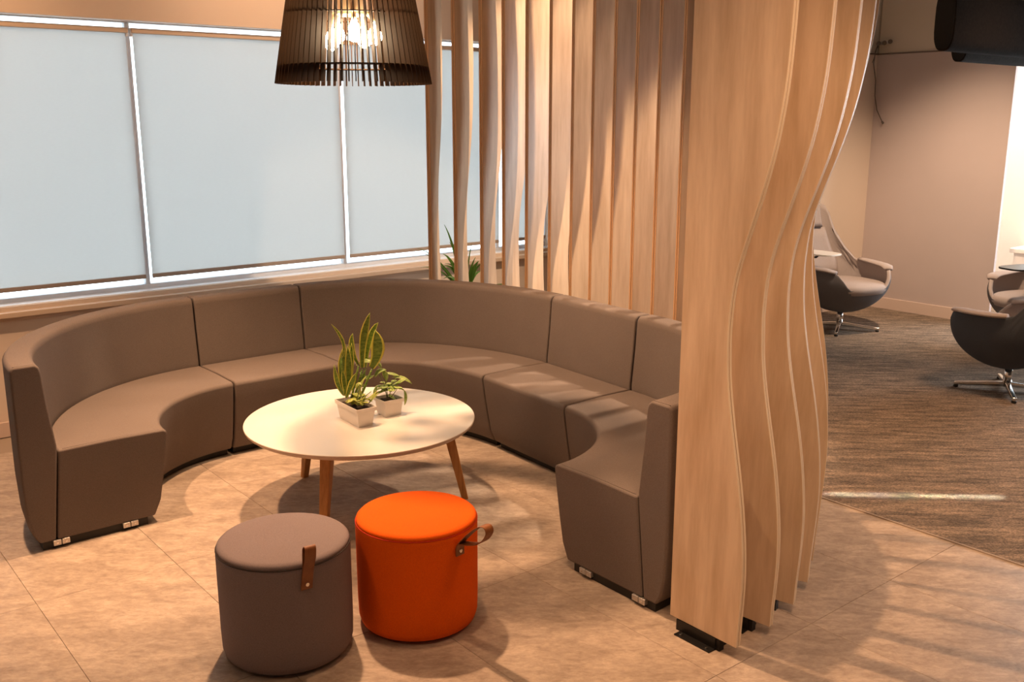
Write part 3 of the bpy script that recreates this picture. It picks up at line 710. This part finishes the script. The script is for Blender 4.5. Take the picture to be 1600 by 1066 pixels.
# ============================================================ SWIVEL LOUNGE CHAIRS
def lounge(loc, face, label, tablet=None, sc=1.0, shell=None, headrest=True):
    t = empty('lounge_chair', loc, math.atan2(face[1], face[0])); t.scale = (sc, sc, sc); tag(t, label, 'chair')
    def rim(th):   # th 0 = front, 180 = back (degrees)
        d = abs(((th + 180) % 360) - 180)
        if d < 28: return .375
        if d < 52: u = (d - 28) / 24; return .375 + (.52 - .375) * (u * u * (3 - 2 * u))
        if d < 118: return .52 + .02 * (d - 52) / 66
        if d < 140: u = (d - 118) / 22; u = u * u * (3 - 2 * u); return .54 + .43 * u
        return .97 + .03 * min(1, (d - 140) / 15)
    def rad(th, z):
        a = math.radians(th); c, s = math.cos(a), math.sin(a)
        r = 1 / ((abs(c) / .335) ** 2.6 + (abs(s) / .345) ** 2.6) ** (1 / 2.6)
        if c < 0: r *= 1 - .0 * c
        return r
    def P(th, v, off=0):
        h_ = rim(th); z = .150 + (h_ - .150) * v; a = math.radians(th)
        zz = min(1, max(0, (z - .150) / .30)); f = (1 - (1 - zz) ** 2.1) ** .62
        r = rad(th, z) * (.14 + .86 * f) - off
        p = Vector((r * math.cos(a), r * math.sin(a), z))
        if z > .45: p.x -= (z - .45) * .30
        if z > .54: p.y *= 1 - .40 * min(1, (z - .54) / .25) ** .7
        return p
    bm = bmesh.new(); n = 72; m_ = 18
    V = [[bm.verts.new(P(360 * k / n, i / m_)) for k in range(n)] for i in range(m_ + 1)]
    for i in range(m_):
        for k in range(n): bm.faces.new((V[i][k], V[i][(k + 1) % n], V[i + 1][(k + 1) % n], V[i + 1][k]))
    bm.faces.new(V[0]); sh = obj('shell', bm, [shell or M_shell, M_chair], t, smooth=True)
    so = sh.modifiers.new('s', 'SOLIDIFY'); so.thickness = .028; so.offset = -1; so.material_offset = 1; so.material_offset_rim = 1
    # seat cushion
    def puck(nm, pts, m=M_chair):
        bm = bmesh.new(); add_loft(bm, pts); return obj(nm, bm, m, t, smooth=True, bevel=0)
    def sup(rx, ry, z, cx=0, e=2.8, n=40):
        out = []
        for k in range(n):
            a = 2 * PI * k / n; c, s = math.cos(a), math.sin(a)
            q = 1 / ((abs(c) / rx) ** e + (abs(s) / ry) ** e) ** (1 / e); out.append((cx + q * c, q * s, z))
        return out
    puck('seat_cushion', [sup(.24, .24, .30, .02), sup(.285, .275, .335, .03), sup(.295, .283, .365, .035), sup(.290, .278, .392, .035), sup(.265, .26, .408, .03), sup(.15, .15, .415, .02)])
    def backpad(nm, z0, z1, th0, th1, off, thick):
        bm = bmesh.new(); cols_, rows = 14, 12; A = []; B = []
        for i in range(rows + 1):
            z = z0 + (z1 - z0) * i / rows; ra, rb = [], []
            for k in range(cols_ + 1):
                th = th0 + (th1 - th0) * k / cols_; v = (z - .150) / (rim(180) - .150); e_ = min(i, rows - i, k, cols_ - k); pf = min(1, e_ / 1.6) ** .5
                h_ = rim(180); a = math.radians(th); r = rad(th, z)
                p = Vector((r * math.cos(a), r * math.sin(a), z)); p.x -= max(0, z - .45) * .30
                p.y *= 1 - .40 * min(1, max(0, z - .54) / .25) ** .7
                nrm = Vector((-math.cos(a), -math.sin(a), 0)); ra.append(bm.verts.new(p + nrm * off)); rb.append(bm.verts.new(p + nrm * (off + .008 + thick * pf)))
            A.append(ra); B.append(rb)
        for i in range(rows):
            for k in range(cols_):
                bm.faces.new((A[i][k], A[i][k + 1], A[i + 1][k + 1], A[i + 1][k])); bm.faces.new((B[i][k], B[i + 1][k], B[i + 1][k + 1], B[i][k + 1]))
        for i in range(rows):
            bm.faces.new((A[i][0], A[i + 1][0], B[i + 1][0], B[i][0])); bm.faces.new((A[i][cols_], B[i][cols_], B[i + 1][cols_], A[i + 1][cols_]))
        for k in range(cols_):
            bm.faces.new((A[0][k], B[0][k], B[0][k + 1], A[0][k + 1])); bm.faces.new((A[rows][k], A[rows][k + 1], B[rows][k + 1], B[rows][k]))
        return obj(nm, bm, M_chair, t, smooth=True)
    backpad('back_cushion', .40, .80, 146, 214, .026, .045)
    backpad('headrest', .80, .985, 152, 208, .026, .055)
    for s in (-1, 1):   # upholstered arm pads along the rim
        bm = bmesh.new(); pts = [P(s * th, 1) for th in (48, 60, 72, 84, 96, 106, 115)]; rings = []
        for i, p in enumerate(pts):
            tg = (pts[min(i + 1, 6)] - pts[max(i - 1, 0)]).normalized(); sd = Vector((tg.y, -tg.x, 0)).normalized(); q = [.034, .050, .056, .056, .052, .044, .028][i]
            c_ = p - Vector((p.x, p.y, 0)).normalized() * .014
            rings.append([c_ + sd * q * math.cos(b) + UPZ * (.015 * math.sin(b) + .004) for b in [2 * PI * j / 12 for j in range(12)]])
        add_loft(bm, rings); obj('arm_pad', bm, M_chair, t, smooth=True)
    bm = bmesh.new(); add_cyl(bm, (0, 0, .03), (0, 0, .17), .028, .024, 24); obj('column', bm, M_chrome, t, smooth=True)
    for k in range(4):
        a = PI / 4 + k * PI / 2; d = Vector((math.cos(a), math.sin(a), 0)); s = Vector((-d.y, d.x, 0)); bm = bmesh.new()
        add_loft(bm, [[d * u + s * y * hw + UPZ * z for y, z in ((-1, z0), (1, z0), (1, z1), (-1, z1))] for u, hw, z0, z1 in ((.015, .017, .030, .062), (.18, .014, .022, .046), (.31, .012, .016, .036))])
        lg = obj('leg', bm, M_chrome, t, bevel=.005)
        bm = bmesh.new(); add_lathe(bm, [(.013, 0), (.015, .004), (.015, .014), (.010, .018)], 14, c=(d.x * .296, d.y * .296)); obj('glide', bm, M_black, lg)
    if tablet:   # swing writing tablet on a bent arm
        tx, ty, tz, ta, m = tablet
        M = Matrix.Translation((tx, ty, tz)) @ Matrix.Rotation(ta, 4, 'Z')
        bm = bmesh.new(); sec = [(.17 * math.copysign(abs(math.cos(q)) ** .6, math.cos(q)), .115 * math.copysign(abs(math.sin(q)) ** .6, math.sin(q))) for q in [2 * PI * k / 32 for k in range(32)]]
        add_loft(bm, [[M @ Vector((a, b, z)) for a, b in sec] for z in (-.006, .006)]); tbt = obj('writing_tablet', bm, m, t, bevel=.002)
        bm = bmesh.new(); sgn = 1 if ty > 0 else -1
        add_tube(bm, [(-.05, sgn * .31, .535), (-.05, sgn * .31, tz - .035), (tx * .5, (ty + sgn * .31) * .5, tz - .03), (tx, ty, tz - .008)], .009, 10); obj('tablet_arm', bm, M_blackm, t, smooth=True)
    return t
lounge((7.04, 4.36, .004), (-.30, -1.0), 'taupe-grey swivel lounge chair half hidden by the fins, before the mauve wall corner', (-.02, -.24, .64, .2, M_tablet))
lounge((6.22, 2.63, .004), (.22, 1.0), 'dark-backed swivel lounge chair at the right edge, turned away, on a chrome star base', shell=fabric('dark_shell_fabric', (.055, .062, .075), (.075, .083, .10)))
lounge((7.55, 3.02, .004), (-.95, .25), 'grey lounge chair with pale seat, mostly hidden behind the dark-backed chair', (.36, .10, .655, .0, M_blackm))

# ============================================================ PLANT BEHIND THE FINS
pb = empty('potted_palm', (3.95, 5.32, 0)); tag(pb, 'green long-leaved floor plant behind the wooden fins, below the window', 'plant')
bm = bmesh.new(); add_lathe(bm, [(.10, 0), (.14, .26), (.15, .27), (.15, .30), (.135, .30), (.13, .25), (.02, .25)], 32); obj('pot', bm, M_white, pb, smooth=False)
bm = bmesh.new(); add_lathe(bm, [(.13, .262), (.07, .27), (.005, .272)], 24); obj('soil', bm, M_soil, pb)
bm = bmesh.new(); add_tube(bm, [(0, 0, .26), (.01, .0, .42), (-.02, .01, .60)], [.014, .012, .009], 8); obj('stem', bm, M_stem, pb, smooth=True)
root = Vector((3.93, 5.33, .56))
for i, (px, py, w_) in enumerate([(652, 388, .022), (649, 391, .012), (657, 418, .020), (694, 351, .034), (702, 378, .026), (692, 397, .046), (693, 416, .040), (695, 412, .02), (737, 380, .018), (743, 402, .03), (748, 408, .06), (752, 412, .04), (744, 430, .05), (812, 446, .02), (720, 372, .03), (728, 395, .035)]):
    tip = unproj(px, py, root); md = root.lerp(tip, .5) + UPZ * (.10 if px < 735 else .05)
    st = root + UPZ * random.uniform(-.12, .02)
    leaf_obj(bez(st, md, tip, 10), w_, [M_palm, M_palm], pb, nrm=(-FH * .8 + UPZ * .5), cup=.12, shape='blade')
for a in range(7):
    th = a * .9; tip = root + Vector((math.cos(th) * .16, abs(math.sin(th)) * .12, random.uniform(-.12, .1)))
    leaf_obj(bez(root - UPZ * .06, root.lerp(tip, .5) + UPZ * .09, tip, 9), .035, [M_palm, M_palm], pb, nrm=(-FH * .6 + UPZ * .6), shape='blade')

# ============================================================ LOOSE CABLE IN THE CORNER, CEILING DOWNLIGHTS
cb = empty('wall_cable', (8.15, 4.84, 2.25)); tag(cb, 'loose grey cable hanging from a bracket high in the far wall corner', 'cable')
def L8(px, py, dx=.03):
    d = RT * (px - 800) + UP * (533 - py) + FW * FPX
    return CAM + d * min((PX - dx) / d.x, (JY - dx) / d.y) - cb.location
bm = bmesh.new(); add_tube(bm, [L8(1374, 66), L8(1368, 80), L8(1365, 100), L8(1368, 125), L8(1367, 150), L8(1370, 172), L8(1378, 190)], .0045, 6); obj('cable', bm, M_cable, cb, smooth=True)
bm = bmesh.new(); add_tube(bm, [L8(1370, 75), L8(1366, 90), L8(1363, 98)], .003, 6); add_cyl(bm, L8(1378, 190), L8(1380, 193), .010, n=8); obj('cable_end', bm, M_cable, cb, smooth=True)
bm = bmesh.new(); add_tube(bm, [L8(1371, 69, .02), L8(1392, 65, .02)], .014, 8); obj('conduit', bm, M_plate, cb, smooth=True)
bm = bmesh.new()
for q in ((1373, 68), (1382, 67), (1391, 65)): add_cyl(bm, L8(*q, .06), L8(*q, .001), .020, n=10)
obj('clamp', bm, M_cable, cb, smooth=False)
DL = ['ceiling downlight over the round table', 'ceiling downlight over the left sofa end', 'ceiling downlight over the grey and orange stools', 'ceiling downlight in front of the nearest fin',
      'ceiling downlight left of the stools, aimed at the fin screen', 'ceiling downlight over the near carpet', 'ceiling downlight in front of the mauve wall', 'added ceiling downlight brightening the left end of the window wall', 'added ceiling downlight brightening the end wall',
      'ceiling downlight nearest the left side wall', 'ceiling downlight over the sofa corner, aimed at the far fins', 'added ceiling downlight washing the middle of the window wall', 'added ceiling downlight brightening the outer edges of the first fins']
for i, (a, *_) in enumerate(SPOTS):
    t = empty('ceiling_downlight', (a[0], a[1], CE)); tag(t, DL[i], 'light', 'ceiling downlights')
    bm = bmesh.new(); n = 24
    rings = [[((r) * math.cos(2 * PI * k / n), r * math.sin(2 * PI * k / n), z) for r, z in ((.065, -.001), (.085, -.001), (.085, -.008), (.065, -.012))] for k in range(n)]
    add_loft(bm, rings, loop=True); obj('trim_ring', bm, M_frame, t)
